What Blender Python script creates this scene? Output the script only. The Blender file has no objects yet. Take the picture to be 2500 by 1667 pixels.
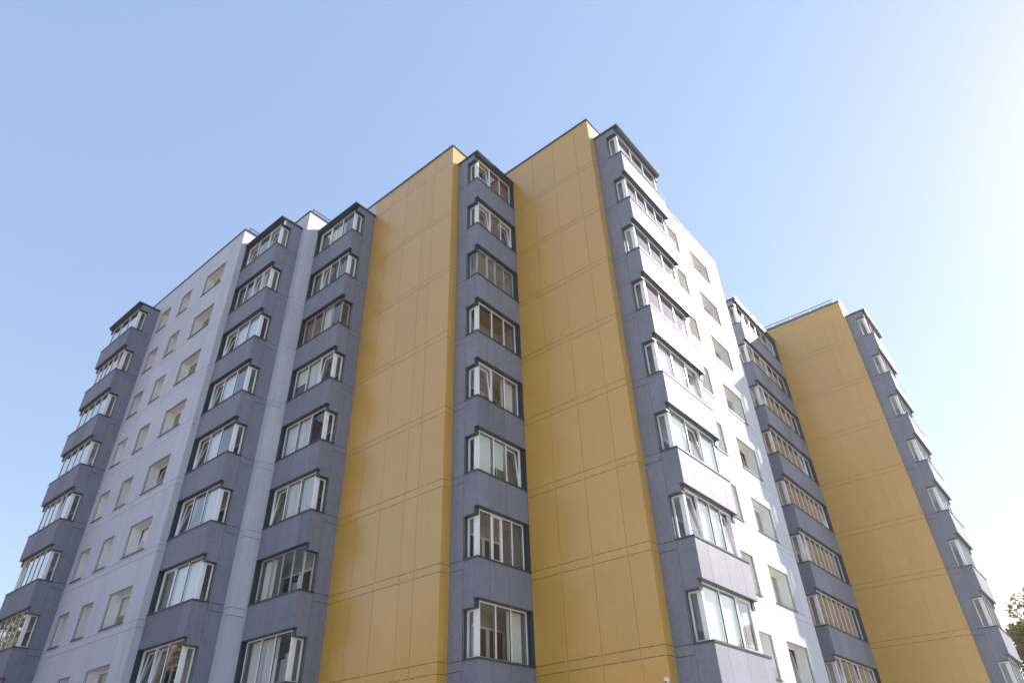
import bpy, math, random
from mathutils import Vector, Matrix
R = math.radians
S = bpy.context.scene
COL = S.collection
random.seed(7)

# ------------------------------------------------------------------ camera
cd = bpy.data.cameras.new('camera'); cam = bpy.data.objects.new('camera', cd); COL.objects.link(cam)
cd.sensor_width = 36; cd.lens = 1621.4/2500*36; cd.clip_start = .1; cd.clip_end = 6000
YAW, PIT, ROL = R(-38.744), R(35.038), R(-2.137)
Fw = Vector((math.sin(YAW)*math.cos(PIT), math.cos(YAW)*math.cos(PIT), math.sin(PIT)))
Rt = Vector((math.cos(YAW), -math.sin(YAW), 0)); Up = Rt.cross(Fw)
r2 = Rt*math.cos(ROL)+Up*math.sin(ROL); u2 = -Rt*math.sin(ROL)+Up*math.cos(ROL)
GZ = -1.6                                    # ground level; the camera is the origin
cam.matrix_world = Matrix((r2, u2, -Fw)).transposed().to_4x4()
S.camera = cam

# ------------------------------------------------------------------ sky, sun, exposure
SD = Vector((1, 2.08, 1.535)).normalized()   # towards the sun
EL = math.asin(SD.z); AZ = math.atan2(SD.x, SD.y)
w = bpy.data.worlds.new('World'); S.world = w; w.use_nodes = True
nt = w.node_tree; bg = nt.nodes['Background']; sky = nt.nodes.new('ShaderNodeTexSky')
sky.sky_type = 'NISHITA'; sky.sun_disc = False; sky.sun_elevation = EL; sky.sun_rotation = AZ
sky.air_density = 1.0; sky.dust_density = .25; sky.ozone_density = 1.0; sky.altitude = 100
veil = nt.nodes.new('ShaderNodeVectorMath'); veil.operation = 'MULTIPLY_ADD'       # clear sky seen through thin bright high haze
veil.inputs[1].default_value = (.47, .365, .26); veil.inputs[2].default_value = (.60, .91, 1.60)
nt.links.new(sky.outputs[0], veil.inputs[0]); nt.links.new(veil.outputs[0], bg.inputs[0]); bg.inputs[1].default_value = .113
sl = bpy.data.lights.new('sun', 'SUN'); sl.energy = 3.2; sl.angle = R(.55); sl.color = (1, .91, .82)
so = bpy.data.objects.new('sun', sl); COL.objects.link(so); so.rotation_euler = (-SD).to_track_quat('-Z', 'Y').to_euler()
V = S.view_settings; V.view_transform = 'Standard'; V.look = 'None'; V.gamma = 1; V.use_curve_mapping = False
V.exposure = 1.75
S.cycles.max_bounces = 8; S.cycles.transparent_max_bounces = 16
try: S.cycles.sample_clamp_indirect = 6
except Exception: pass

# ------------------------------------------------------------------ materials
def base(name, col, rough=.6, metal=0, spec=.5):
    m = bpy.data.materials.new(name); m.use_nodes = True
    b = m.node_tree.nodes['Principled BSDF']
    b.inputs['Base Color'].default_value = (*col, 1); b.inputs['Roughness'].default_value = rough
    b.inputs['Metallic'].default_value = metal; b.inputs['Specular IOR Level'].default_value = spec
    return m, m.node_tree, b
def mottled(name, col, rough, amp, scales, spec=.5, tone=True, bump=0, specks=None, streak=0):
    """base colour x (noise at several sizes) x the tone of each panel"""
    m, t, b = base(name, col, rough, 0, spec); N, L = t.nodes, t.links
    tc = N.new('ShaderNodeTexCoord')
    last = None
    for i, (sc, wgt) in enumerate(scales):
        n = N.new('ShaderNodeTexNoise'); n.inputs['Scale'].default_value = sc; n.inputs['Detail'].default_value = 6
        n.inputs['Roughness'].default_value = .65
        L.new(tc.outputs['Object'], n.inputs['Vector'])
        mr = N.new('ShaderNodeMapRange'); mr.inputs[1].default_value = .25; mr.inputs[2].default_value = .75
        mr.inputs[3].default_value = 1-amp*wgt; mr.inputs[4].default_value = 1+amp*wgt
        L.new(n.outputs['Fac'], mr.inputs[0])
        if last is None: last = mr.outputs[0]
        else:
            mu = N.new('ShaderNodeMath'); mu.operation = 'MULTIPLY'; L.new(last, mu.inputs[0]); L.new(mr.outputs[0], mu.inputs[1]); last = mu.outputs[0]
        if i == 0 and bump:
            bp = N.new('ShaderNodeBump'); bp.inputs['Strength'].default_value = bump; bp.inputs['Distance'].default_value = .01
            L.new(n.outputs['Fac'], bp.inputs['Height']); L.new(bp.outputs[0], b.inputs['Normal'])
    if streak:
        mp = N.new('ShaderNodeMapping'); mp.inputs['Scale'].default_value = (7, 7, .35); L.new(tc.outputs['Object'], mp.inputs[0])
        n = N.new('ShaderNodeTexNoise'); n.inputs['Scale'].default_value = 1; n.inputs['Detail'].default_value = 4; L.new(mp.outputs[0], n.inputs['Vector'])
        mr = N.new('ShaderNodeMapRange'); mr.inputs[1].default_value = .3; mr.inputs[2].default_value = .7
        mr.inputs[3].default_value = 1-streak; mr.inputs[4].default_value = 1+streak*.6; L.new(n.outputs['Fac'], mr.inputs[0])
        mu = N.new('ShaderNodeMath'); mu.operation = 'MULTIPLY'; L.new(last, mu.inputs[0]); L.new(mr.outputs[0], mu.inputs[1]); last = mu.outputs[0]
    if tone:
        at = N.new('ShaderNodeAttribute'); at.attribute_name = 'tone'
        mu = N.new('ShaderNodeMath'); mu.operation = 'MULTIPLY'; L.new(last, mu.inputs[0]); L.new(at.outputs['Fac'], mu.inputs[1]); last = mu.outputs[0]
    vm = N.new('ShaderNodeVectorMath'); vm.operation = 'SCALE'; vm.inputs[0].default_value = col; L.new(last, vm.inputs['Scale'])
    out = vm.outputs[0]
    if specks:
        vo = N.new('ShaderNodeTexVoronoi'); vo.inputs['Scale'].default_value = specks[0]; L.new(tc.outputs['Object'], vo.inputs['Vector'])
        lt = N.new('ShaderNodeMath'); lt.operation = 'LESS_THAN'; lt.inputs[1].default_value = specks[1]; L.new(vo.outputs['Distance'], lt.inputs[0])
        mx = N.new('ShaderNodeMix'); mx.data_type = 'RGBA'; mx.inputs[7].default_value = (*[c*.45 for c in col], 1)
        L.new(lt.outputs[0], mx.inputs[0]); L.new(out, mx.inputs[6]); out = mx.outputs[2]
    L.new(out, b.inputs['Base Color'])
    return m
M = {}
M['grey'] = mottled('grey_fibre_cement', (.216, .223, .284), .66, .13, [(9, 1), (38, .9), (1.3, .6)], .36, bump=.15, streak=.06)
M['white'] = mottled('white_fibre_cement', (.54, .55, .63), .68, .06, [(11, 1), (45, .8), (.9, .6)], .25, bump=.08, streak=.06)
M['ochre'] = mottled('ochre_facade_panel', (.59, .330, .042), .42, .05, [(6, 1), (60, .8), (.7, .8)], .5, specks=(1.7, .022), streak=.03)
for _k, _c in (('ochre', 1.0), ('white', .1), ('grey', .0)):
    _b = M[_k].node_tree.nodes['Principled BSDF']; _b.inputs['Coat Weight'].default_value = _c; _b.inputs['Coat Roughness'].default_value = .3
M['ochre'].node_tree.nodes['Principled BSDF'].inputs['Coat IOR'].default_value = 1.62
M['reveal'] = mottled('white_window_reveal', (.86, .85, .83), .6, .05, [(5, 1)], tone=False)
M['backing'] = mottled('dark_membrane', (.028, .027, .028), .9, .3, [(5, 1)], tone=False)
M['rail'] = base('aluminium_rail', (.55, .52, .48), .45, .6)[0]
M['trim'] = mottled('dark_blue_metal', (.036, .050, .062), .42, .15, [(4, 1)], .5, tone=False)
M['pvc'] = mottled('white_pvc', (.84, .83, .87), .3, .03, [(7, 1)], .5, tone=False)
M['pvc_old'] = base('aged_aluminium_profile', (.50, .50, .51), .4, .2)[0]
M['gasket'] = base('black_gasket', (.02, .02, .022), .7)[0]
M['plaster'] = mottled('balcony_plaster', (.44, .41, .37), .85, .12, [(3, 1)], tone=False)
M['plaster_w'] = mottled('white_balcony_plaster', (.60, .59, .57), .85, .08, [(3, 1)], tone=False)
M['brickp'] = mottled('reddish_balcony_lining', (.42, .28, .21), .8, .3, [(14, 1), (3, .5)], tone=False)
M['roomwall'] = mottled('beige_room_wall', (.26, .24, .21), .9, .1, [(2, 1)], tone=False)
M['slab'] = mottled('concrete_slab', (.40, .38, .35), .9, .15, [(3, 1)], tone=False)
def wood(name, c1, c2, sc=9):
    m, t, b = base(name, c1, .5); N, L = t.nodes, t.links
    tc = N.new('ShaderNodeTexCoord'); wv = N.new('ShaderNodeTexWave'); wv.inputs['Scale'].default_value = sc; wv.inputs['Distortion'].default_value = 1.2
    L.new(tc.outputs['Object'], wv.inputs[0]); cr = N.new('ShaderNodeValToRGB'); cr.color_ramp.elements[0].color = (*c2, 1); cr.color_ramp.elements[1].color = (*c1, 1)
    cr.color_ramp.elements[0].position = .05; cr.color_ramp.elements[1].position = .3
    L.new(wv.outputs['Fac'], cr.inputs[0]); L.new(cr.outputs[0], b.inputs['Base Color']); return m
M['wood'] = wood('brown_plank_lining', (.27, .13, .065), (.09, .04, .02), 3)
M['pine'] = wood('pine_plank_lining', (.55, .36, .2), (.3, .18, .09), 3)
M['blind'] = mottled('pale_roller_blind', (.80, .86, .88), .8, .05, [(5, 1)], tone=False)
M['curtain'] = mottled('net_curtain', (.82, .80, .76), .9, .08, [(5, 1)], tone=False)
M['pink'] = mottled('pink_curtain', (.62, .27, .30), .9, .12, [(5, 1)], tone=False)
M['dark'] = base('dark_room', (.05, .045, .04), .9)[0]
M['doorglass'] = base('dark_inner_glass', (.03, .033, .036), .08)[0]
M['roofing'] = mottled('bitumen_roofing', (.07, .07, .072), .9, .2, [(2, 1)], tone=False)
M['steel'] = base('galvanised_steel', (.16, .17, .19), .45, .7)[0]
M['railing_steel'] = base('dark_railing_steel', (.06, .065, .075), .5, .4)[0]
M['camwhite'] = base('white_plastic_housing', (.8, .8, .8), .3)[0]
def glass():
    m = bpy.data.materials.new('window_glass'); m.use_nodes = True; t = m.node_tree; N, L = t.nodes, t.links
    N.clear(); o = N.new('ShaderNodeOutputMaterial'); mx = N.new('ShaderNodeMixShader'); tr = N.new('ShaderNodeBsdfTransparent'); gl = N.new('ShaderNodeBsdfGlossy')
    tr.inputs[0].default_value = (.90, .93, .935, 1); gl.inputs['Roughness'].default_value = .0
    lw = N.new('ShaderNodeLayerWeight'); lw.inputs[0].default_value = .5; pw = N.new('ShaderNodeMath'); pw.operation = 'POWER'; pw.inputs[1].default_value = 5
    mu = N.new('ShaderNodeMath'); mu.operation = 'MULTIPLY_ADD'; mu.inputs[1].default_value = 3.2; mu.inputs[2].default_value = .09; mu.use_clamp = True
    tc = N.new('ShaderNodeTexCoord'); n = N.new('ShaderNodeTexNoise'); n.inputs['Scale'].default_value = 1.1; n.inputs['Detail'].default_value = 1
    bp = N.new('ShaderNodeBump'); bp.inputs['Strength'].default_value = .12; bp.inputs['Distance'].default_value = .03
    L.new(tc.outputs['Object'], n.inputs['Vector']); L.new(n.outputs['Fac'], bp.inputs['Height']); L.new(bp.outputs[0], gl.inputs['Normal'])
    L.new(lw.outputs['Facing'], pw.inputs[0]); L.new(pw.outputs[0], mu.inputs[0]); L.new(mu.outputs[0], mx.inputs[0]); L.new(tr.outputs[0], mx.inputs[1]); L.new(gl.outputs[0], mx.inputs[2]); L.new(mx.outputs[0], o.inputs[0])
    return m
M['glass'] = glass()

# ------------------------------------------------------------------ mesh helper
class Frame:
    """local (u along the face, w inward depth, z up) -> world"""
    def __init__(s, ox, oy, U, W): s.o = (ox, oy); s.U = U; s.W = W
    def __call__(s, u, wv, z): return (s.o[0]+u*s.U[0]+wv*s.W[0], s.o[1]+u*s.U[1]+wv*s.W[1], z)
WORLD = Frame(0, 0, (1, 0), (0, 1))
class MB:
    def __init__(s): s.v = []; s.f = []; s.m = []; s.t = []; s.mats = []
    def mi(s, k):
        if k not in s.mats: s.mats.append(k)
        return s.mats.index(k)
    def quad(s, pts, mat, tone=1):
        n = len(s.v); s.v += [tuple(p) for p in pts]; s.f.append(tuple(range(n, n+len(pts)))); s.m.append(s.mi(mat)); s.t.append(tone)
    def box(s, F, u0, u1, w0, w1, z0, z1, mat, tone=1, skip=''):
        if u1-u0 < 1e-5 or z1-z0 < 1e-5 or w1-w0 < 1e-5: return
        P = [F(u, wv, z) for z in (z0, z1) for u, wv in ((u0, w0), (u1, w0), (u1, w1), (u0, w1))]
        Q = [(0, 1, 2, 3), (7, 6, 5, 4), (0, 4, 5, 1), (1, 5, 6, 2), (2, 6, 7, 3), (3, 7, 4, 0)]
        det = F.U[0]*F.W[1]-F.U[1]*F.W[0]
        n = len(s.v); s.v += P; mi = s.mi(mat)
        for q in Q:
            q = q[::-1] if det > 0 else q
            s.f.append(tuple(n+i for i in q)); s.m.append(mi); s.t.append(tone)
    def bar(s, a, b, hw, mat, up=(0, 0, 1), hd=None):
        a, b = Vector(a), Vector(b); d = (b-a).normalized(); up = Vector(up)
        if abs(d.dot(up)) > .95: up = Vector((1, 0, 0))
        x = d.cross(up).normalized(); y = x.cross(d); hd = hd or hw
        P = [p+x*sx*hw+y*sy*hd for p in (a, b) for sx, sy in ((-1, -1), (1, -1), (1, 1), (-1, 1))]
        n = len(s.v); s.v += [tuple(p) for p in P]; mi = s.mi(mat)
        for q in ((3, 2, 1, 0), (4, 5, 6, 7), (0, 1, 5, 4), (1, 2, 6, 5), (2, 3, 7, 6), (3, 0, 4, 7)):
            s.f.append(tuple(n+i for i in q)); s.m.append(mi); s.t.append(1)
    def build(s, name, parent=None, label=None):
        me = bpy.data.meshes.new(name); me.from_pydata(s.v, [], s.f)
        for k in s.mats: me.materials.append(M[k])
        me.polygons.foreach_set('material_index', s.m)
        at = me.attributes.new('tone', 'FLOAT', 'FACE'); at.data.foreach_set('value', s.t)
        me.update(); me.validate()
        o = bpy.data.objects.new(name, me); COL.objects.link(o)
        if parent: o.parent = parent
        if label: o['label'] = label
        return o
def tag(o, label=None, cat=None, group=None, kind=None):
    for k, v in (('label', label), ('category', cat), ('group', group), ('kind', kind)):
        if v: o[k] = v
    return o

# ------------------------------------------------------------------ surveyed dimensions
H = 2.8; SZ = 23.063                  # storey height, top storey balcony sill; storey t = 0 (top) .. 8
ROOF, BROOF = 25.86, 24.84
sill = lambda t: SZ-H*t
J1 = [sill(t)-.03 for t in range(9)]; JW = .265      # joint pairs under each sill line

bld = bpy.data.objects.new('apartment_building', None); COL.objects.link(bld); bld.location = (0, 0, 0)
tag(bld, 'nine storey stepped apartment building clad in ochre, white and dark grey panels', 'apartment building')

# ---- flat wall of panels with joints, dark backing, light rails behind the upright joints, and window openings
def rects_minus(u0, u1, z0, z1, holes):
    hs = [(max(a, u0), min(b, u1), max(c, z0), min(d, z1)) for a, b, c, d in holes]
    hs = [h for h in hs if h[1]-h[0] > 1e-4 and h[3]-h[2] > 1e-4]
    if not hs: return [(u0, u1, z0, z1)]
    a, b, c, d = hs[0]; out = []
    for r in ((u0, u1, z0, c), (u0, u1, d, z1), (u0, a, c, d), (b, u1, c, d)):
        if r[1]-r[0] > 1e-4 and r[3]-r[2] > 1e-4: out += rects_minus(*r, hs[1:])
    return out
def panel_wall(name, F, u0, u1, z0, z1, ujs, zjs, mat, holes=(), label=None, gap=.015, vgap=.011, clips=True, tonev=.035, ujs_alt=None):
    mb = MB(); T = .02
    us = [u0]+[u for u in sorted(ujs) if u0+.05 < u < u1-.05]+[u1]
    zs = [z0]+[z for z in sorted(zjs) if z0+.05 < z < z1-.02]+[z1]
    for i in range(len(us)-1):
        for j in range(len(zs)-1):
            a = us[i]+(vgap/2 if i else 0); b = us[i+1]-(vgap/2 if i < len(us)-2 else 0)
            c = zs[j]+(gap/2 if j else 0); d = zs[j+1]-(gap/2 if j < len(zs)-2 else 0)
            tn = 1+random.uniform(-tonev, tonev)
            jo = random.uniform(0, .003)
            for r in rects_minus(a, b, c, d, holes): mb.box(F, r[0], r[1], jo, T, r[2], r[3], mat, tn)
    for r in rects_minus(u0+.003, u1-.003, z0, z1-.002, holes): mb.box(F, r[0], r[1], T+.03, T+.06, r[2], r[3], 'backing')
    for u in us[1:-1]:
        for r in rects_minus(u-.03, u+.03, z0, z1-.003, holes): mb.box(F, r[0], r[1], T+.001, T+.012, r[2], r[3], 'rail')
    if clips:     # panel brackets that show in the level joints
        for z in zs[1:-1]:
            for k in range(int((u1-u0)/.6)):
                u = u0+.3+k*.6
                if not any(h[0]-.05 < u < h[1]+.05 and h[2]-.05 < z < h[3]+.05 for h in holes):
                    mb.box(F, u-.022, u+.022, T-.012, T+.028, z-.02, z+.02, 'rail')
    return mb.build(name, bld, label)

def zj(off=0, dof=0): 
    r = []
    for t in range(9):
        z = J1[t]+off+dof*t; r += [z, z-JW]
    return r
FL = lambda x0, y: Frame(x0, y, (-1, 0), (0, 1))       # left-looking faces: u grows to -x, depth +y
FR = lambda x, y0: Frame(x, y0, (0, 1), (-1, 0))       # right-looking faces: u grows to +y, depth -x

xA0, xA, xL1, xB, xL2, xC, xY1, xD, xY2, xE, xW, xF, xY3, xG = -39.449, -35.637, -26.908, -23.674, -23.228, -20.185, -14.712, -13.531, -9.103, -7.905, -9.103, -9.268, -4.773, -3.655
yA, yL1, yB, yL2, yC, yY1, yD, yY2, yE, yE2, yW, yF, yY3, yG, yG2 = 9.865, 11.046, 11.34, 12.532, 13.203, 14.426, 14.831, 17.412, 17.854, 21.644, 30.686, 33.183, 39.407, 39.799, 43.633

winL, winR = [], []            # recessed windows: (kind, a, b, z0, z1, t)
for t in range(9):
    z0 = sill(t)-.085; z1 = z0+1.37
    for a, b in ((-30.17, -28.2), (-32.76, -31.65), (-35.12, -34.0)): winL.append((a, b, z0, z1, t))
    z0 = sill(t)-.17; z1 = z0+1.5
    for a, b in ((26.87, 28.98), (24.32, 25.46)): winR.append((a, b, z0, z1-.04, t))
hL = [(xL1-b, xL1-a, c, d) for a, b, c, d, t in winL]
hR = [(a-yE, b-yE, c, d) for a, b, c, d, t in winR]
jL1 = []
for t in range(9): z = sill(t)-.32+.022*t; jL1 += [z, z-.265]
panel_wall('wall', FL(xL1, yL1), 0, xL1-xA0, GZ, ROOF, [xL1-x for x in (-27.5, -28.16, -30.66, -31.3, -33.2, -33.78, -35.45)], jL1+[24.85], 'white', hL, 'white panelled front wall with three columns of recessed windows', clips=False)
panel_wall('wall', FR(xL1, yL1), 0.0, yL2-yL1+.6, GZ, ROOF, [.62], jL1+[24.85], 'white', label='narrow white return wall', clips=False)
panel_wall('wall', FL(xL2, yL2), 0, xL1*-1+xL2-0.0, GZ, ROOF, [.35], zj(-.13), 'white', label='slim white wall strip between two grey balcony towers', clips=False)
panel_wall('wall', FR(xL2, yL2), 0, yY1-yL2+.6, GZ, ROOF, [.62], zj(-.13)+[24.85], 'white', label='narrow white return wall', clips=False)
YJ1 = [24.65, 21.51, 21.30, 18.24, 18.0, 14.97, 14.72, 11.68, 11.45, 8.95, 8.69, 6.19, 5.94, 3.44, 3.13, .62, .33]
panel_wall('wall', FL(xY1, yY1), 0, xY1-xC+.02, GZ, ROOF, [xY1-x for x in (-15.88, -16.54, -17.77, -18.99)], YJ1, 'ochre', label='tall ochre panelled wall left of the middle balcony tower')
panel_wall('wall', FL(xC-.02, yY1), 0.0, xC-xL2, 20, ROOF, [], [24.65], 'white', label='white top corner of wall behind the balcony roof', clips=False)
panel_wall('wall', FR(xY1, yY1), 0, yY2-yY1+.3, GZ, ROOF, [.42], YJ1, 'ochre', label='narrow ochre return wall')
YJ2 = [24.9]+[z for t in range(9) for z in (sill(t)-.07+.01*t, sill(t)-.07+.01*t-.21-.008*t)]
panel_wall('wall', FL(xY2, yY2), 0, xY2-xY1, GZ, ROOF, [xY2-x for x in (-13.53, -12.33, -11.12, -9.88)], YJ2[1:], 'ochre', label='tall ochre panelled wall right of the middle balcony tower')
panel_wall('wall', FR(xY2, yY2), 0, yE-yY2-.004, GZ, ROOF, [], YJ2, 'ochre', label='narrow ochre return wall')
panel_wall('wall', FR(xW, yE), 0, yW-yE, GZ, ROOF, [y-yE for y in (22.3, 24.25, 25.5, 26.8, 29.02, 29.9)], zj(-.17), 'white', hR, 'sunlit white wall with two columns of recessed windows', clips=False)
panel_wall('wall', Frame(xW, yW, (-1, 0), (0, -1)), .03, 5, GZ, ROOF, [], zj(-.17), 'white', label='white end wall turning the corner', clips=False)
YJ3 = [25.5]+[z for t in range(9) for z in (sill(t)-.02, sill(t)-.28)]
panel_wall('wall', FL(xY3, yY3), 0, xY3+14, GZ, ROOF, [xY3-x for x in (-5.55, -6.14, -7.42, -8.68, -9.32)], YJ3, 'ochre', label='far ochre panelled wall in the right wing')
panel_wall('wall', FR(xY3, yY3), 0, yG-yY3-.004, GZ, ROOF, [], YJ3, 'ochre', label='narrow ochre return wall')
panel_wall('wall', FR(xY3, yG), 0, 14, GZ, ROOF, [y for y in (5, 6.2, 7.6, 9, 10.5, 12)], zj(-.17), 'white', label='far white side wall beyond the last balcony tower', clips=False)
panel_wall('wall', FR(-14.1, yW), 0, 9, GZ, ROOF, [1.2, 2.4], zj(-.17), 'white', label='set back white wall behind the shaded balcony tower', clips=False)
panel_wall('wall', Frame(xA0, yL1, (0, 1), (1, 0)), .03, 14, GZ, ROOF, [2, 4, 6], zj(-.17), 'white', label='far white end wall', clips=False)
# roof slabs with parapet caps
def cap(mb, F, u0, u1, z, over=.035, d=.34, h=.075, mat='trim'):
    mb.box(F, u0, u1, -over, d, z-h, z+.012, mat)
rb = MB()
rb.v = []; 
outline = [(xA0+.06, 25), (xA0+.06, yL1+.06), (xL1-.06, yL1+.06), (xL1-.06, yL2+.06), (xL2-.06, yL2+.06), (xL2-.06, yY1+.06), (xY1-.06, yY1+.06), (xY1-.06, yY2+.06), (xW-.06, yY2+.06), (xW-.06, yW-.06), (-14.16, yW-.06), (-14.16, yY3+.06), (xY3-.06, yY3+.06), (xY3-.06, yG+13.9), (-20, yG+13.9), (-20, 25)]
rb.quad([(x, y, ROOF-.16) for x, y in outline], 'roofing')
rb.build('roof', bld)
cb = MB()
cap(cb, FL(xL1, yL1), -.035, xL1-xA0+.035, ROOF); cap(cb, FR(xL1, yL1), .342, yL2-yL1-.036, ROOF-.001)
cap(cb, FL(xL2, yL2), -.035, xL2*1-xL1-.001, ROOF); cap(cb, FR(xL2, yL2), .342, yY1-yL2-.036, ROOF-.001)
cap(cb, FL(xY1, yY1), -.035, xY1-xL2-.001, ROOF); cap(cb, FR(xY1, yY1), .342, yY2-yY1-.036, ROOF-.001)
cap(cb, FL(xY2, yY2), -.035, xY2-xY1-.001, ROOF); cap(cb, FR(xW, yY2), .342, yW-yY2+.035, ROOF-.001)
cap(cb, Frame(xW, yW, (-1, 0), (0, -1)), .342, 5, ROOF-.002); cap(cb, FR(-14.1, yW), .04, yY3-yW-.036, ROOF-.003)
cap(cb, FL(xY3, yY3), -.035, xY3+14, ROOF); cap(cb, FR(xY3, yY3), .342, 14.4, ROOF-.001)
cap(cb, Frame(xA0, yL1, (0, 1), (1, 0)), .342, 13.9, ROOF-.002)
cb.build('parapet_cap', bld, 'dark metal cap running along the roof edges')
# unseen dark sheets added inside the hollow block to stop light leaks
inner = MB(); inn = [(xA0+.9, 24.9), (xA0+.9, yL1+2.6), (xL1-2.6, yL1+2.6), (xL2-2.6, yL1+3.6), (xY1-2.6, yY1+2.6), (xY1-2.6, yY2+2.6), (xW-2.6, yY2+3), (xW-2.6, yW-.2), (-16.6, yW-.2), (-16.6, yY3+2.6), (xY3-2.6, yY3+2.6), (xY3-2.6, yG+13.8), (-19.9, yG+13.8), (-19.9, 24.9)]
for i in range(len(inn)):
    a, b = inn[i], inn[(i+1) % len(inn)]
    inner.quad([(a[0], a[1], GZ), (b[0], b[1], GZ), (b[0], b[1], ROOF-.2), (a[0], a[1], ROOF-.2)], 'dark')
inner.build('core_light_blocker', bld)

# ------------------------------------------------------------------ recessed windows
def ring(mb, F, u0, u1, z0, z1, w0, w1, t, mat):
    mb.box(F, u0, u1, w0, w1, z0, z0+t, mat); mb.box(F, u0, u1, w0, w1, z1-t, z1, mat)
    mb.box(F, u0, u0+t, w0, w1, z0+t, z1-t, mat); mb.box(F, u1-t, u1, w0, w1, z0+t, z1-t, mat)
def tilt_frame(F, z0, ang, w_base):
    """frame whose points lean inward about the bottom edge"""
    G = lambda u, wv, z: F(u, w_base+(wv-w_base)*math.cos(ang)+(z-z0)*math.sin(ang), z0+(z-z0)*math.cos(ang)-(wv-w_base)*math.sin(ang))
    class T:
        U = F.U; W = F.W
        def __call__(s, *a): return G(*a)
    return T()
def pane_quad(mb, F, u0, u1, z0, z1, wv): mb.quad([F(u0, wv, z0), F(u1, wv, z0), F(u1, wv, z1), F(u0, wv, z1)], 'glass')
def curtain_mesh(F, u0, u1, z0, z1, wv, mat, waves=True):
    mb = MB(); n = max(6, int((u1-u0)/.035)) if waves else 1
    ph = random.random()*6
    pts = [(u0+(u1-u0)*i/n, wv+(.022*math.sin(i*1.9+ph)+.012*math.sin(i*.7) if waves else 0)) for i in range(n+1)]
    for (a, wa), (b, wb) in zip(pts, pts[1:]): mb.quad([F(a, wa, z0), F(b, wb, z0), F(b, wb, z1), F(a, wa, z1)], mat)
    return mb

def recessed(F, u0, u1, z0, z1, wide, white_dark=False):
    D = .43
    fr = MB(); g = MB(); f0, f1 = D, D+.07
    fu0, fu1, fz0, fz1 = u0+.001, u1-.001, z0+.04, z1-.001
    ring(fr, F, fu0, fu1, fz0, fz1, f0, f1, .05, 'pvc')
    secs = 2 if wide else 1
    op = random.random() < .28; os_ = random.randrange(secs)
    if wide: um = u0+(u1-u0)*random.choice((.5, .42, .58)); cuts = [fu0+.05, um-.035, um+.035, fu1-.05]; fr.box(F, um-.035, um+.035, f0, f1, fz0+.05, fz1-.05, 'pvc')
    else: cuts = [fu0+.05, fu1-.05]
    fo = fr
    sashes = []
    for k in range(secs):
        a, b = cuts[2*k], cuts[2*k+1]; c, d = fz0+.05, fz1-.05
        if op and k == os_:
            T = tilt_frame(F, c, R(7.5), f0+.03); sb = MB(); ring(sb, T, a+.002, b-.002, c+.002, d-.002, f0+.01, f0+.06, .055, 'pvc'); sashes.append(sb)
            pane_quad(g, T, a+.05, b-.05, c+.05, d-.05, f0+.035)
        else:
            sb = MB(); ring(sb, F, a+.004, b-.004, c+.004, d-.004, f0-.012, f0+.05, .05, 'pvc'); sashes.append(sb)
            pane_quad(g, F, a+.05, b-.05, c+.05, d-.05, f0+.03)
    fo = fr.build('window', bld)
    for sb in sashes: sb.build('sash', fo)
    g.build('pane', fo)
    rv = MB()      # white reveal linings, sill, room behind
    e = .02
    rv.box(F, u0-e, u0, .004, D+.1, z0, z1, 'reveal'); rv.box(F, u1, u1+e, .004, D+.1, z0, z1, 'reveal')
    rv.box(F, u0-e, u1+e, .004, D+.1, z1, z1+e, 'reveal')
    rv.build('reveal', fo)
    sl_ = MB(); sl_.box(F, u0-.025, u1+.025, -.035, D, z0-.012, z0+.01, 'trim'); sl_.box(F, u0-.025, u1+.025, -.035, -.025, z0-.045, z0-.012, 'trim'); sl_.build('window_sill', fo)
    rm = MB(); d0, d1 = D+.1, D+1.7; mt = 'roomwall'
    P = lambda *a: F(*a)
    for q in ([(u0-.3, d1), (u1+.3, d1)], [(u0-.3, d0), (u0-.3, d1)], [(u1+.3, d1), (u1+.3, d0)]):
        (a, wa), (b, wb) = q; rm.quad([P(a, wa, z0-.6), P(b, wb, z0-.6), P(b, wb, z1+.15), P(a, wa, z1+.15)], mt)
    rm.quad([P(u0-.3, d0, z1+.15), P(u1+.3, d0, z1+.15), P(u1+.3, d1, z1+.15), P(u0-.3, d1, z1+.15)], 'plaster')
    rm.quad([P(u0-.3, d0, z0-.6), P(u1+.3, d0, z0-.6), P(u1+.3, d1, z0-.6), P(u0-.3, d1, z0-.6)], 'dark')
    rm.build('room_interior', fo)
    q = random.random()
    if q < .45:
        if q < .15: curtain_mesh(F, u0+.05, u1-.05, z0+.1+random.choice((0, .5)), z1-.04, D+.13, 'blind', False).build('roller_blind', fo)
        else:
            a = u0+.04; b = u1-.04
            if random.random() < .4: b = (a+b)/2
            curtain_mesh(F, a, b, z0, z1, D+.2, 'curtain').build('curtain', fo)
for a, b, c, d, t in winL: recessed(FL(xL1, yL1), xL1-b, xL1-a, c, d, b-a > 1.5)
for a, b, c, d, t in winR: recessed(FR(xW, yE), a-yE, b-yE, c, d, b-a > 1.5)

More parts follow.
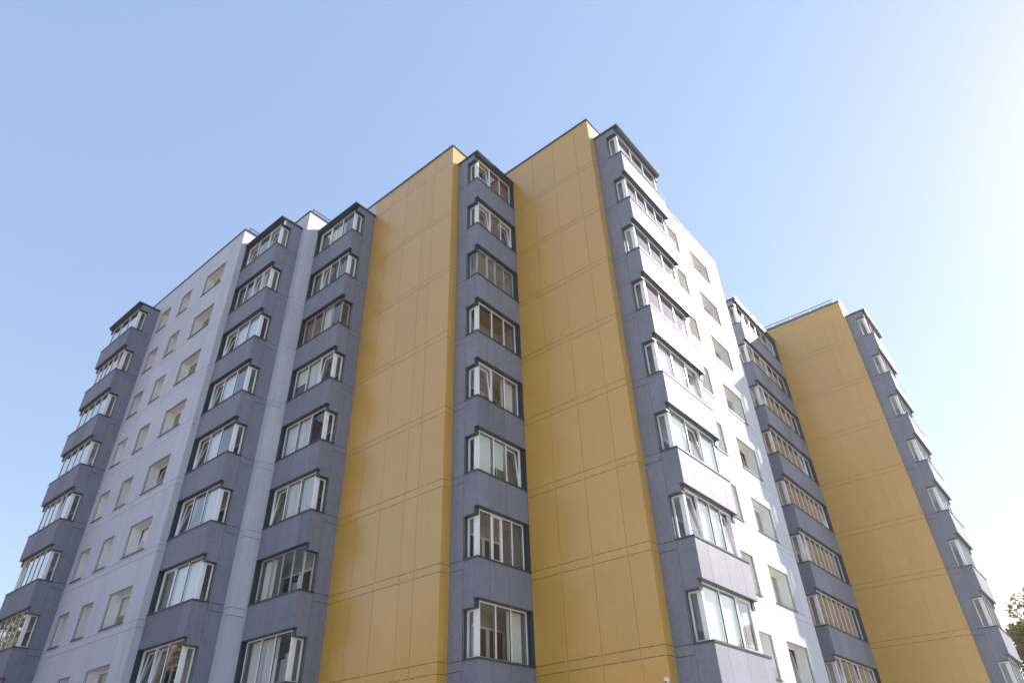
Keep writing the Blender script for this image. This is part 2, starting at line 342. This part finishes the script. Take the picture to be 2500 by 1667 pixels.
# ------------------------------------------------------------------ grey balcony towers
G_ = .18          # how far the glazing sits behind the cladding
SH = 1.345        # head of the side window above its sill
FH = 1.59         # head of the front window above its sill
def bay(F, W, D, free, ujs, specs, label, lining, rootgap=.0, sunny=False):
    cl = MB(); tr = MB()
    for t in range(9):
        s = sill(t); lo = s-1.21
        # spandrel core and cladding panels
        ue = W-.02 if not free else W-.0
        cl.box(F, .022, W-(.022 if free else .0), .022, G_, lo+.004, s-.03, 'backing')
        cl.box(F, .022, G_, G_, .58, lo+.004, s-.03, 'backing')
        if t < 8: cl.box(F, .022, G_, .14, .6, lo-.236, lo+.004, 'backing')
        us = [0]+[u for u in ujs]+[W]
        for i in range(len(us)-1):
            a = us[i]+(.006 if i else 0); b = us[i+1]-(.006 if i < len(us)-2 else 0)
            tn = 1+random.uniform(-.06, .06)
            if random.random() < .1: tn *= .82
            if t == 8: cl.box(F, a, b, 0, .02, GZ, s-.02, 'grey', tn)
            else: cl.box(F, a, b, 0, .02, lo, s-.02, 'grey', tn)
        tn = 1+random.uniform(-.06, .06)
        z0 = lo if t < 8 else GZ
        cl.box(F, 0, .02, .0203, .14, z0, s-.02, 'grey', tn); cl.box(F, 0, .02, .1405, .594, z0-(.24 if t < 8 else 0), s-.02, 'grey', tn)
        if free:
            cl.box(F, W-.02, W, .0203, .14, z0, s-.02, 'grey', tn); cl.box(F, W-.02, W, .14, .596, z0-(.24 if t < 8 else 0), s-.02, 'grey', tn)
            cl.box(F, W-G_, W-.022, .14, .58, lo-.236, s-.03, 'backing')
        # dark metal sill, soffit, jambs
        tr.box(F, -.028, W+(.028 if free else 0), -.028, G_+.02, s-.022, s, 'trim'); tr.box(F, -.028, W+(.028 if free else 0), -.028, -.022, s-.055, s-.022, 'trim')
        tr.box(F, -.028, G_+.02, G_+.0205, .6, s-.022, s, 'trim'); tr.box(F, -.028, -.022, -.0215, .6, s-.055, s-.022, 'trim')
        hd = s+FH if t else BROOF-.17
        if free: tr.box(F, W-G_-.02, W+.028, G_+.0205, .6, s-.022, s, 'trim')
        tr.box(F, -.006, W+(.006 if free else 0), -.006, G_+.03, hd-.018, hd+.0-.0005, 'trim')
        tr.box(F, -.006, G_+.03, .1345, .1395, s+SH-.018, hd-.0185, 'trim')
        tr.box(F, -.006, G_+.03, .1395, .6, s+SH-.018, s+SH, 'trim')
        tr.box(F, -.004, G_+.03, .592, .606, s, s+SH-.0185, 'trim')
        if free:
            tr.box(F, W-G_-.03, W+.006, .1395, .6, s+SH-.018, s+SH, 'trim'); tr.box(F, W-G_-.03, W+.004, .592, .606, s, s+SH-.0185, 'trim')
            tr.box(F, W-G_-.03, W+.006, .1345, .1395, s+SH-.018, hd-.0185, 'trim')
        else:
            tr.box(F, W-.012, W, .0, G_+.10, s, hd-.0185, 'trim'); tr.box(F, W-.105, W-.0125, G_-.02, G_+.09, s, hd-.0185, 'trim')
    # top bands
    hd = BROOF-.17; z1 = BROOF-.085
    cl.box(F, .0, W, .0, G_, hd, z1, 'backing')
    for a0, a1 in ([(0, .02)]+([(W-.02, W)] if free else [])):
        cl.box(F, a0, a1, .14, .596, sill(0)+SH, z1, 'grey', 1); 
        cl.box(F, a0, a1, .0, .1395, hd, z1, 'grey', 1)
    cl.box(F, .022, G_, .14, .6, sill(0)+SH+.001, z1, 'backing')
    if free: cl.box(F, W-G_, W-.022, .14, .6, sill(0)+SH+.001, z1, 'backing')
    # full height side wall
    def sidewall(a0, a1, b0, b1):
        zs = [GZ]+sorted([z for t in range(9) for z in (J1[t], J1[t]-JW)])+[z1]
        for i in range(len(zs)-1):
            c = zs[i]+(.008 if i else 0); d = zs[i+1]-(.008 if i < len(zs)-2 else 0)
            cl.box(F, a0, a1, .604, D, c, d, 'grey', 1+random.uniform(-.04, .04))
        cl.box(F, b0, b1, .6, D+.3, GZ, z1, 'backing')
        if a0 == 0: cl.box(F, .0205, .03, .583, .615, GZ, z1-.01, 'rail')
    sidewall(0, .02, .04, G_)
    if free: sidewall(W-.02, W, W-G_, W-.04)
    ob = cl.build('balcony_tower', bld, label)
    tr.build('metal_trim', ob)
    rf = MB()
    ov = .04
    rf.box(F, -ov, W+(ov if free else .0), -ov, D+.02, z1+.001, BROOF+.012, 'trim')
    rf.box(F, -ov-.012, -ov, -ov-.012, D+.02, BROOF-.03, BROOF+.02, 'trim')
    rf.box(F, -ov+.0005, W+(ov if free else .0), -ov-.012, -ov, BROOF-.03, BROOF+.02, 'trim')
    rf.build('balcony_roof', ob)
    # windows
    for t in range(9):
        sp = specs[t] if t < len(specs) else 'fff'
        bay_window(F, W, D, free, t, sp, lining.get(t, 'plaster'))
def bay_window(F, W, D, free, t, sp, lining):
    s = sill(t); z0 = s+.001; zt = s+FH-.019 if t else BROOF-.17-.019; zs = s+SH-.019
    style, secs = ('n', sp) if sp[0] not in '#' else ('#', sp[1:])
    fr = MB(); g = MB(); pv = 'pvc' if style == 'n' else 'pvc_old'
    tt = .05 if style == 'n' else .024
    a0 = G_; a1 = W-.105 if not free else W-G_
    w0, w1 = G_, G_+.07
    cp = .12 if style == 'n' else .035        # corner post
    # corner post(s)
    fr.box(F, a0, a0+cp, w0, w0+cp, z0, zt, pv)
    if free: fr.box(F, a1-cp, a1, w0, w0+cp, z0, zt, pv)
    u0 = a0+cp; u1 = a1-(cp if free else 0)
    fr.box(F, u0, u1, w0+.002, w1, z0, z0+tt+.01, pv); fr.box(F, u0, u1, w0+.002, w1, zt-tt, zt, pv)
    if not free: fr.box(F, u1-tt, u1, w0+.002, w1, z0+tt+.01, zt-tt, pv)
    ui1 = u1-(tt if not free else 0)
    n = len(secs); mul = .055 if style == 'n' else .022
    # uneven section widths
    wts = [1.0+random.uniform(-.06, .06) for _ in secs]; tot = sum(wts); cur = u0; edges = [u0]
    for q in wts: cur += (ui1-u0)*q/tot; edges.append(cur)
    c, d = z0+tt+.01, zt-tt
    extra = []
    for k, ch in enumerate(secs):
        a = edges[k]+(mul/2 if k else 0); b = edges[k+1]-(mul/2 if k < n-1 else 0)
        if k: fr.box(F, edges[k]-mul/2, edges[k]+mul/2, w0+.002, w1, c, d, pv)
        low = ch.lower()
        if low == 't':
            T = tilt_frame(F, c, R(6.5), w0+.03); sb = MB(); ring(sb, T, a+.002, b-.002, c+.002, d-.004, w0+.01, w0+.06, .05, pv); extra.append(('sash', sb))
            pane_quad(g, T, a+.045, b-.045, c+.045, d-.045, w0+.035)
        elif low == 's':
            sb = MB(); ring(sb, F, a+.003, b-.003, c+.003, d-.003, w0-.01, w0+.055, .045, pv); extra.append(('sash', sb))
            pane_quad(g, F, a+.045, b-.045, c+.045, d-.045, w0+.03)
        else:
            ring(fr, F, a+.0005, b-.0005, c+.0005, d-.0005, w0+.022, w0+.04, .012, 'gasket' if style == 'n' else pv)
            pane_quad(g, F, a, b, c, d, w0+.03)
        if ch in 'BX' and low != 'f':      # roller blind, whole or two thirds
            extra.append(('roller_blind', curtain_mesh(F, a+.01, b-.01, c if ch == 'B' else c+.45, d, w0+.11, 'blind', False)))
        if ch == 'f' and style == 'n' and W > 2.7 and random.random() < .16: ch = random.choice('CBX')
        if ch in 'BX' and low == 'f': extra.append(('roller_blind', curtain_mesh(F, a+.01, b-.01, c+random.choice((0, .3, .7)), d, w0+.11, 'blind', False)))
        if ch in 'C': extra.append(('curtain', curtain_mesh(F, a, b, c-.1, d+.02, w0+.2, 'curtain')))
        if ch in 'P': extra.append(('curtain', curtain_mesh(F, a, b, c-.1, d+.02, w0+.2, 'pink')))
    # side light(s) round the corner
    for far in ([False, True] if free else [False]):
        if not far: X0, X1, xg = a0+.002, a0+.07, a0+.03
        else: X0, X1, xg = a1-.07, a1-.002, a1-.03
        y0_, y1_ = w0+cp, .592
        fr.box(F, X0, X1, y0_, y1_, z0, z0+tt+.01, pv); fr.box(F, X0, X1, y0_, y1_, zs-tt, zs, pv); fr.box(F, X0, X1, y1_-tt, y1_, z0+tt+.01, zs-tt, pv)
        if cp > .05: fr.box(F, X0, X1, y0_, y0_+.03, z0+tt+.01, zs-tt, pv)
        yy = y0_+(.03 if cp > .05 else 0)
        P = F
        g.quad([P(xg, yy, z0+tt), P(xg, y1_-tt, z0+tt), P(xg, y1_-tt, zs-tt), P(xg, yy, zs-tt)], 'glass')
        if t and True: pass
    fo = fr.build('bay_window', bld)
    for nm, mb in extra: mb.build(nm, fo)
    g.build('pane', fo)
    # glazed balcony behind
    rm = MB(); zf = s-.95; zc = s+FH+.02 if t else BROOF-.19; dp = D-.035; e = .01
    b0, b1 = (G_+e if True else 0), (W-.014 if not free else W-G_-e)
    ceil = 'plaster_w' if lining in ('plaster', 'plaster_w', 'brickp') else lining
    wallm = {'wood': 'plaster', 'pine': 'pine'}.get(lining, lining)
    P = F
    rm.quad([P(b0, G_+e, zf), P(b1, G_+e, zf), P(b1, dp, zf), P(b0, dp, zf)], 'slab')
    rm.quad([P(b0, G_+.075, zc), P(b1, G_+.075, zc), P(b1, dp, zc), P(b0, dp, zc)], ceil)
    rm.quad([P(b0, dp, zf), P(b1, dp, zf), P(b1, dp, zc), P(b0, dp, zc)], wallm)
    rm.quad([P(b0, .6, zf), P(b0, dp, zf), P(b0, dp, zc), P(b0, .6, zc)], wallm)
    rm.quad([P(b0, G_+.07, zf), P(b0, .6, zf), P(b0, .6, s-.04), P(b0, G_+.07, s-.04)], wallm)
    rm.quad([P(b1, (G_ if not free else .6)+e, zf), P(b1, dp, zf), P(b1, dp, zc), P(b1, (G_ if not free else .6)+e, zc)], wallm)
    rm.quad([P(b0, G_+e, zf), P(b1, G_+e, zf), P(b1, G_+e, s-.04), P(b0, G_+e, s-.04)], wallm)
    # inner door and window in the back wall
    du = b0+(b1-b0)*random.choice((.22, .3, .55)); dw = .75
    zd0, zd1 = zf, zf+2.1
    def opening(u0, u1, z0, z1):
        u1 = min(u1, b1-.1)
        if u1-u0 < .3: return
        ring(rm, F, u0, u1, z0, z1, dp-.06, dp-.004, .07, 'pvc'); rm.quad([P(u0+.07, dp-.03, z0+.07), P(u1-.07, dp-.03, z0+.07), P(u1-.07, dp-.03, z1-.07), P(u0+.07, dp-.03, z1-.07)], 'doorglass')
    opening(du, du+dw, zd0, zd1); opening(du+dw+.002, du+dw+1.15, zf+.85, zd1)
    rm.build('balcony_interior', fo)

bay(FL(xA, yA), xA-xA0, yL1-yA, True, [1.25, 2.5], ['fff', 'tffff', 'CfCf', 'ffff', 'ftfCf', 'fffft', 'ffCff', 'fff', 'fff'], 'leftmost grey balcony tower', {1: 'brickp', 3: 'plaster_w'})
bay(FL(xB, yB), xB-xL1, yL2-yB, False, [.62, 1.9], ['tft', 'ttff', 'fBt', 'fBt', 'ffBt'[1:], 'Bft', 'BBs', 'fTt'.lower(), 'fff'], 'grey balcony tower between two white wall strips', {3: 'plaster_w', 6: 'plaster_w'})
bay(FL(xC, yC), xC-xL2, yY1-yC, False, [.55, 1.75], ['fCs', 'fftf', '#fBff', 'tff', 'fBB', 'BBt', '#fffC', 'fCC', 'fff'], 'grey balcony tower left of the first ochre wall', {2: 'pine', 4: 'wood', 6: 'plaster', 7: 'plaster'})
bay(FR(xD, yD), yY2-yD, yD*0+xD-xY1, False, [.55, 1.45], ['tff', 'tft', '#fsff', 'fff', 'tfC', 'BXt', 'fsff', 'ffC', 'fff'], 'middle grey balcony tower between the ochre walls', {0: 'pine', 3: 'wood', 1: 'plaster', 2: 'plaster_w'})
bay(FR(xE, yE), yE2-yE, xE-xY2, True, [.78, 1.95, 3.1], ['fff', 'CfCf', 'fff', 'PfP', 'BBt', 'BtB', 'tBBt', 'BBs', 'fff'], 'tall grey balcony tower with its sunlit side in front of the white wall', {3: 'brickp', 5: 'plaster_w'})
bay(FR(xF, yF), yY3-yF, 1.18, False, [1.2, 2.4, 3.6, 4.9], ['PtPfft', 'tftfff', 'tffffff', 'ffffftf', 'fffffffT'.lower(), 'tfffffff', 'ffffffff', 'tfftfft', 'fffff'], 'wide shaded grey balcony tower in the inner corner', {0: 'plaster_w', 3: 'pine', 6: 'brickp'})
bay(FR(xG, yG), yG2-yG, xG-xY3, True, [1.2, 2.5], ['fCf', 'fCff', 'fff', 'Cfff', 'Bfff', 'Bffff', 'ffff', 'ffff', 'fff'], 'far right grey balcony tower', {6: 'pine'})

# ------------------------------------------------------------------ roof railings
def railing(F, u0, u1, posts, label, ext=0):
    mb = MB(); z = ROOF
    for u in posts:
        mb.bar(F(u, .14, z-.1), F(u, .14, z+.36), .02, 'railing_steel'); mb.bar(F(u, .14, z+.12), F(u, .5, z-.1), .015, 'railing_steel')
    for hh in (.17, .36): mb.bar(F(u0, .14, z+hh), F(u1, .14, z+hh), .018, 'railing_steel')
    mb.build('roof_railing', bld, label)
railing(FR(xL1, yL1), .28, 3.2, [.3, 1.7, 3.1], 'thin steel roof railing over the white wall')
railing(FR(xL2, yL2), .2, 3.0, [.22, 1.45, 2.8], 'thin steel roof railing between two balcony towers')
railing(FL(xY3, yY3), .35, 9.2, [.7, 1.85, 3.1, 4.35, 5.6, 7.6, 8.9], 'thin steel roof railing over the far ochre wall')
mb = MB()
for x, y, hh in ((-13.9, 17.9, .55), (-13.3, 18.2, .4)):
    mb.bar((x, y, ROOF-.15), (x, y, ROOF+hh), .06, 'steel'); mb.bar((x, y, ROOF+hh), (x, y, ROOF+hh+.04), .1, 'steel')
mb.build('roof_vent', bld)

# ------------------------------------------------------------------ security camera on the ochre wall
sc_ = bpy.data.objects.new('security_camera', None); COL.objects.link(sc_); sc_.location = (-9.21, yY2, 2.60)
tag(sc_, 'small white dome security camera fixed low on the ochre wall corner', 'security camera')
def sphere_part(name, parent, c, r, mat, half=False, seg=24, rg=14, sx=1, label=None):
    mb = MB(); P = []
    r0 = 0; 
    for i in range(rg+1):
        th = math.pi*i/rg*(.5 if half else 1)
        P.append([(c[0]+r*math.sin(th)*math.cos(2*math.pi*j/seg), c[1]-r*sx*math.cos(th), c[2]+r*math.sin(th)*math.sin(2*math.pi*j/seg)) for j in range(seg)])
    for i in range(rg):
        for j in range(seg): mb.quad([P[i][j], P[i][(j+1) % seg], P[i+1][(j+1) % seg], P[i+1][j]], mat)
    o = mb.build(name, parent); o.data.polygons.foreach_set('use_smooth', [True]*len(o.data.polygons)); return o
def disc_part(name, parent, y0, y1, r, mat, seg=28):
    mb = MB(); a = [(r*math.cos(2*math.pi*j/seg), r*math.sin(2*math.pi*j/seg)) for j in range(seg)]
    for j in range(seg):
        p, q = a[j], a[(j+1) % seg]; mb.quad([(p[0], y0, p[1]), (q[0], y0, q[1]), (q[0], y1, q[1]), (p[0], y1, p[1])], mat)
    mb.quad([(x, y1, z) for x, z in a], mat); return mb.build(name, parent)
disc_part('mounting_base', sc_, 0, -.05, .075, 'camwhite')
sphere_part('dome', sc_, (0, -.05, 0), .068, 'camwhite')
sphere_part('lens', sc_, (.012, -.1, -.04), .024, 'doorglass')

# ------------------------------------------------------------------ ground
def ground_mat():
    m, t, b = base('ground_grass_and_paving', (.09, .1, .05), .95); N, L = t.nodes, t.links
    tc = N.new('ShaderNodeTexCoord'); n = N.new('ShaderNodeTexNoise'); n.inputs['Scale'].default_value = .35; n.inputs['Detail'].default_value = 8
    cr = N.new('ShaderNodeValToRGB'); cr.color_ramp.elements[0].color = (.15, .15, .09, 1); cr.color_ramp.elements[1].color = (.26, .24, .17, 1)
    L.new(tc.outputs['Object'], n.inputs['Vector']); L.new(n.outputs['Fac'], cr.inputs[0]); L.new(cr.outputs[0], b.inputs['Base Color']); return m
M['ground'] = ground_mat()
M['paving'] = mottled('concrete_paving', (.46, .44, .40), .9, .12, [(1.5, 1), (12, .8)], tone=False)
gm = MB(); gm.quad([(-900, -900, GZ), (900, -900, GZ), (900, 900, GZ), (-900, 900, GZ)], 'ground'); tag(gm.build('ground'), kind='structure')
pm = MB(); pm.box(WORLD, -36, 6, -6, 8.6, GZ-.1, GZ+.02, 'paving'); pm.box(WORLD, -2.4, 48, 8.602, 95, GZ-.1, GZ+.02, 'paving'); tag(pm.build('bounce_pavement'), kind='structure')  # out of view; paving widened and lightened to bounce light onto shaded walls

# ------------------------------------------------------------------ trees
def leafmat(name, c1, c2, c3):
    m = bpy.data.materials.new(name); m.use_nodes = True; t = m.node_tree; N, L = t.nodes, t.links
    b = N['Principled BSDF']; b.inputs['Roughness'].default_value = .55
    at = N.new('ShaderNodeAttribute'); at.attribute_name = 'tone'; cr = N.new('ShaderNodeValToRGB')
    cr.color_ramp.elements[0].color = (*c1, 1); cr.color_ramp.elements[1].color = (*c3, 1); e = cr.color_ramp.elements.new(.5); e.color = (*c2, 1)
    L.new(at.outputs['Fac'], cr.inputs[0]); L.new(cr.outputs[0], b.inputs['Base Color'])
    tl = N.new('ShaderNodeBsdfTranslucent'); L.new(cr.outputs[0], tl.inputs[0]); mx = N.new('ShaderNodeMixShader'); mx.inputs[0].default_value = .35
    o = N['Material Output']; L.new(b.outputs[0], mx.inputs[1]); L.new(tl.outputs[0], mx.inputs[2]); L.new(mx.outputs[0], o.inputs[0]); return m
M['leaf_green'] = leafmat('maple_leaves', (.12, .14, .02), (.36, .29, .04), (.58, .36, .07))
M['leaf_gold'] = leafmat('turning_leaves', (.09, .10, .018), (.26, .20, .03), (.42, .26, .045))
M['redbrick'] = mottled('red_brick', (.42, .16, .11), .85, .2, [(6, 1), (.8, .4)], tone=False)
M['bark'] = mottled('bark', (.11, .09, .07), .95, .35, [(9, 1), (3, .5)], tone=False, bump=.6)
def tree(x, y, height, rad, nleaf, leafsize, mat, label, seed, base_frac=.25, group=None, name='deciduous_tree'):
    rnd = random.Random(seed)
    root = bpy.data.objects.new(name, None); COL.objects.link(root); root.location = (x, y, GZ); tag(root, label, 'tree', group)
    tb = MB()
    def limb(a, b, ra, rb, seg=7):
        a, b = Vector(a), Vector(b); d = (b-a).normalized(); up = Vector((0, 0, 1)) if abs(d.z) < .9 else Vector((1, 0, 0))
        X = d.cross(up).normalized(); Y = X.cross(d)
        A = [a+(X*math.cos(2*math.pi*i/seg)+Y*math.sin(2*math.pi*i/seg))*ra for i in range(seg)]
        B = [b+(X*math.cos(2*math.pi*i/seg)+Y*math.sin(2*math.pi*i/seg))*rb for i in range(seg)]
        for i in range(seg): tb.quad([A[i], A[(i+1) % seg], B[(i+1) % seg], B[i]], 'bark')
    tips = []
    def grow(p, d, ln, r, depth):
        q = p+d*ln; limb(p, q, r, r*.68)
        if depth == 0: tips.append(q); return
        for k in range(rnd.choice((2, 3, 3))):
            nd = (d+Vector((rnd.uniform(-1, 1), rnd.uniform(-1, 1), rnd.uniform(-.35, .6)))*.75).normalized()
            grow(q, nd, ln*rnd.uniform(.62, .82), r*.6, depth-1)
        tips.append(q)
    th = height*base_frac
    grow(Vector((0, 0, -.1)), Vector((0, 0, 1)), th, height*.022, 4)
    cz = height*.6; hz = height*.42
    # clumps: branch tips plus fill, pulled into an uneven crown
    cl = []
    for p in tips:
        if p.z > th: cl.append(p)
    while len(cl) < 240:
        a = rnd.uniform(0, 2*math.pi); e = rnd.uniform(-1, 1); rr = rnd.random()**.38
        q = Vector((math.cos(a)*math.sqrt(1-e*e)*rad*rr, math.sin(a)*math.sqrt(1-e*e)*rad*rr, cz+e*hz*rr)); cl.append(q)
    for i, q in enumerate(cl):
        k = Vector((q.x/rad, q.y/rad, (q.z-cz)/hz)); L_ = k.length
        if L_ > 1: k = k/L_; q = Vector((k.x*rad, k.y*rad, cz+k.z*hz))*1.0
        cl[i] = (q, rnd.uniform(.5, 1.15)*rad*.25, rnd.uniform(-.22, .22))
    for q, _, _ in cl[::3]: limb(Vector((0, 0, min(q.z-.8, th+1.5))).lerp(q, .35), q, .05, .015, 5)
    tr_ = tb.build('trunk', root)
    lb = MB(); v = lb.v
    for i in range(nleaf):
        q, cr_, tn = rnd.choice(cl)
        d = Vector((rnd.gauss(0, 1), rnd.gauss(0, 1), rnd.gauss(0, 1))).normalized()*cr_*rnd.random()**.4
        c = q+Vector((d.x, d.y, d.z*.75))
        nrm = Vector((rnd.gauss(0, 1), rnd.gauss(0, 1), rnd.gauss(.6, 1))).normalized()
        X = nrm.orthogonal().normalized(); Y = nrm.cross(X); an = rnd.uniform(0, 6.28); X, Y = X*math.cos(an)+Y*math.sin(an), Y*math.cos(an)-X*math.sin(an)
        s_ = leafsize*rnd.uniform(.6, 1.3)
        lb.quad([c-X*s_, c-X*s_*.2-Y*s_*.55, c+X*s_, c+X*s_*.1+Y*s_*.6], mat, min(1, max(0, .45+tn+rnd.gauss(0, .2))))
    lb.build('crown', root)
    return root
tree(2.2, 60, 13.7, 7.2, 170000, .17, 'leaf_green', 'tree with green and yellowing leaves beyond the far right balcony tower', 3)
tree(-66, -6, 17, 6, 26000, .27, 'leaf_gold', 'golden tree across the yard mirrored in the lower left windows', 11, group='trees across the yard')
tree(-76, -1, 18, 6.5, 24000, .27, 'leaf_gold', 'golden tree across the yard mirrored in the lower left windows', 12, group='trees across the yard')
tree(-58, -20, 15, 5.5, 16000, .27, 'leaf_gold', 'golden tree across the yard mirrored in the lower left windows', 13, group='trees across the yard')

def block(x0, x1, y0, y1, hgt, label, mat):
    root = bpy.data.objects.new('unseen_reflection_block', None); COL.objects.link(root); root.location = ((x0+x1)/2, (y0+y1)/2, GZ); tag(root, label, 'apartment block')
    F = Frame(0, 0, (1, 0), (0, 1)); a, b = (x1-x0)/2, (y1-y0)/2
    mb = MB(); mb.box(F, -a, a, -b, b, 0, hgt, mat); mb.build('wall', root)
    mb = MB(); mb.box(F, -a-.3, a+.3, -b-.3, b+.3, hgt+.002, hgt+.5, 'trim'); mb.build('roof', root)
    n = int(2*a/4)
    for k in range(int(hgt/3)):
        for i in range(n):
            u = -a+1.2+i*4; mb = MB(); mb.box(F, u, u+1.8, b+.002, b+.05, 1+k*3, 2.5+k*3, 'pvc'); mb.box(F, u+.1, u+1.7, b+.05, b+.06, 1.1+k*3, 2.4+k*3, 'doorglass'); mb.build('window', root)
block(-84, -26, -46, -34, 15.5, 'unseen long brick block added across the yard to darken low reflections', 'redbrick')  # unseen block added to keep low bright sky out of the wall reflections
# ------------------------------------------------------------------ red brick house far left
hs = bpy.data.objects.new('brick_house', None); COL.objects.link(hs); hs.location = (-150, 44, GZ)
tag(hs, 'reddish brick building peeking out at the far left edge behind the grey tower', 'house')
def house():
    x0, x1, y0, y1, z1 = -14, 0, -20, -6.2, 31.6
    mb = MB(); F = Frame(0, 0, (1, 0), (0, 1)); mb.box(F, x0, x1, y0, y1, 0, z1, 'redbrick'); mb.build('wall', hs)
    mb = MB(); mb.box(F, x0-.3, x1+.3, y0-.3, y1+.3, z1+.002, z1+.6, 'trim'); mb.build('roof', hs)
    for k in range(9):
        for yy in (-18.5, -15, -11.5, -8.6):
            mb = MB(); mb.box(F, x1+.002, x1+.05, yy, yy+1.6, 1.4+k*3.2, 2.9+k*3.2, 'pvc'); mb.box(F, x1+.05, x1+.06, yy+.1, yy+1.5, 1.5+k*3.2, 2.8+k*3.2, 'doorglass'); mb.build('window', hs)
house()


# ------------------------------------------------------------------ even haze box added to imitate veiling glare in the lens
hz = bpy.data.materials.new('glare_haze'); hz.use_nodes = True; t = hz.node_tree; t.nodes.clear()
ho = t.nodes.new('ShaderNodeOutputMaterial'); pv_ = t.nodes.new('ShaderNodeVolumePrincipled')
pv_.inputs['Color'].default_value = (.95, .96, 1, 1); pv_.inputs['Density'].default_value = .0005; pv_.inputs['Anisotropy'].default_value = .4
t.links.new(pv_.outputs[0], ho.inputs['Volume'])
M['glare_haze'] = hz
hm = MB(); hm.box(WORLD, -200, 60, -70, 110, GZ-1, ROOF+12, 'glare_haze'); tag(hm.build('glare_haze'), kind='stuff')
# ------------------------------------------------------------------ small things on the balconies
M['teal'] = base('teal_leaf', (.03, .22, .22), .5)[0]; M['pot'] = base('clay_pot', (.4, .16, .08), .8)[0]; M['leafy'] = base('house_plant_leaf', (.05, .16, .03), .5)[0]
def plant(x, y, z, hgt, leaf, label, seed):
    rnd = random.Random(seed); root = bpy.data.objects.new('potted_plant', None); COL.objects.link(root); root.location = (x, y, z); tag(root, label, 'plant')
    mb = MB(); n = 14
    for (ra, za), (rb_, zb) in (((.07, 0), (.1, .16)), ((.1, .16), (.085, .16)), ((.085, .16), (.08, .12))):
        for i in range(n):
            a, b = 2*math.pi*i/n, 2*math.pi*(i+1)/n
            mb.quad([(ra*math.cos(a), ra*math.sin(a), za), (ra*math.cos(b), ra*math.sin(b), za), (rb_*math.cos(b), rb_*math.sin(b), zb), (rb_*math.cos(a), rb_*math.sin(a), zb)], 'pot')
    mb.build('pot', root)
    mb = MB()
    for i in range(26):
        a = rnd.uniform(0, 6.28); L_ = hgt*rnd.uniform(.5, 1); lean = rnd.uniform(.05, .24); p0 = Vector((0, 0, .13)); wd = .035
        prev = None
        for k in range(6):
            f = k/5; c = p0+Vector((math.cos(a)*lean*f*f*1.2, math.sin(a)*lean*f*f*1.2, L_*f*(1-.25*f))); sd = Vector((-math.sin(a), math.cos(a), 0))*wd*math.sin(math.pi*min(.98, f*.9+.08))
            if prev: mb.quad([prev[0], prev[1], c+sd, c-sd], leaf)
            prev = (c-sd, c+sd)
    mb.build('leaves', root)
s2 = sill(2); plant(xG-.45, yG+.42, s2-.02, .8, 'teal', 'teal leaved pot plant behind the corner glass of the far right balcony tower', 1)
plant(xD-.5, yD+.45, sill(6)-.02, .55, 'leafy', 'green pot plant on a low balcony of the middle grey tower', 2)
# stands for the two plants
for n_, (x, y, z) in enumerate(((xG-.45, yG+.42, s2), (xD-.5, yD+.45, sill(6)))):
    st = bpy.data.objects.new('plant_stand', None); COL.objects.link(st); st.location = (x, y, z-.94)
    tag(st, ('small white stand under the teal pot plant', 'small white stand under the green pot plant')[n_], 'stand')
    mb = MB(); F = Frame(0, 0, (1, 0), (0, 1)); mb.box(F, -.13, .13, -.13, .13, .89, .919, 'pvc'); mb.build('tabletop', st)
    for sx in (-.11, .11):
        for sy in (-.11, .11):
            mb = MB(); mb.box(F, sx-.012, sx+.012, sy-.012, sy+.012, 0, .889, 'pvc'); mb.build('leg', st)
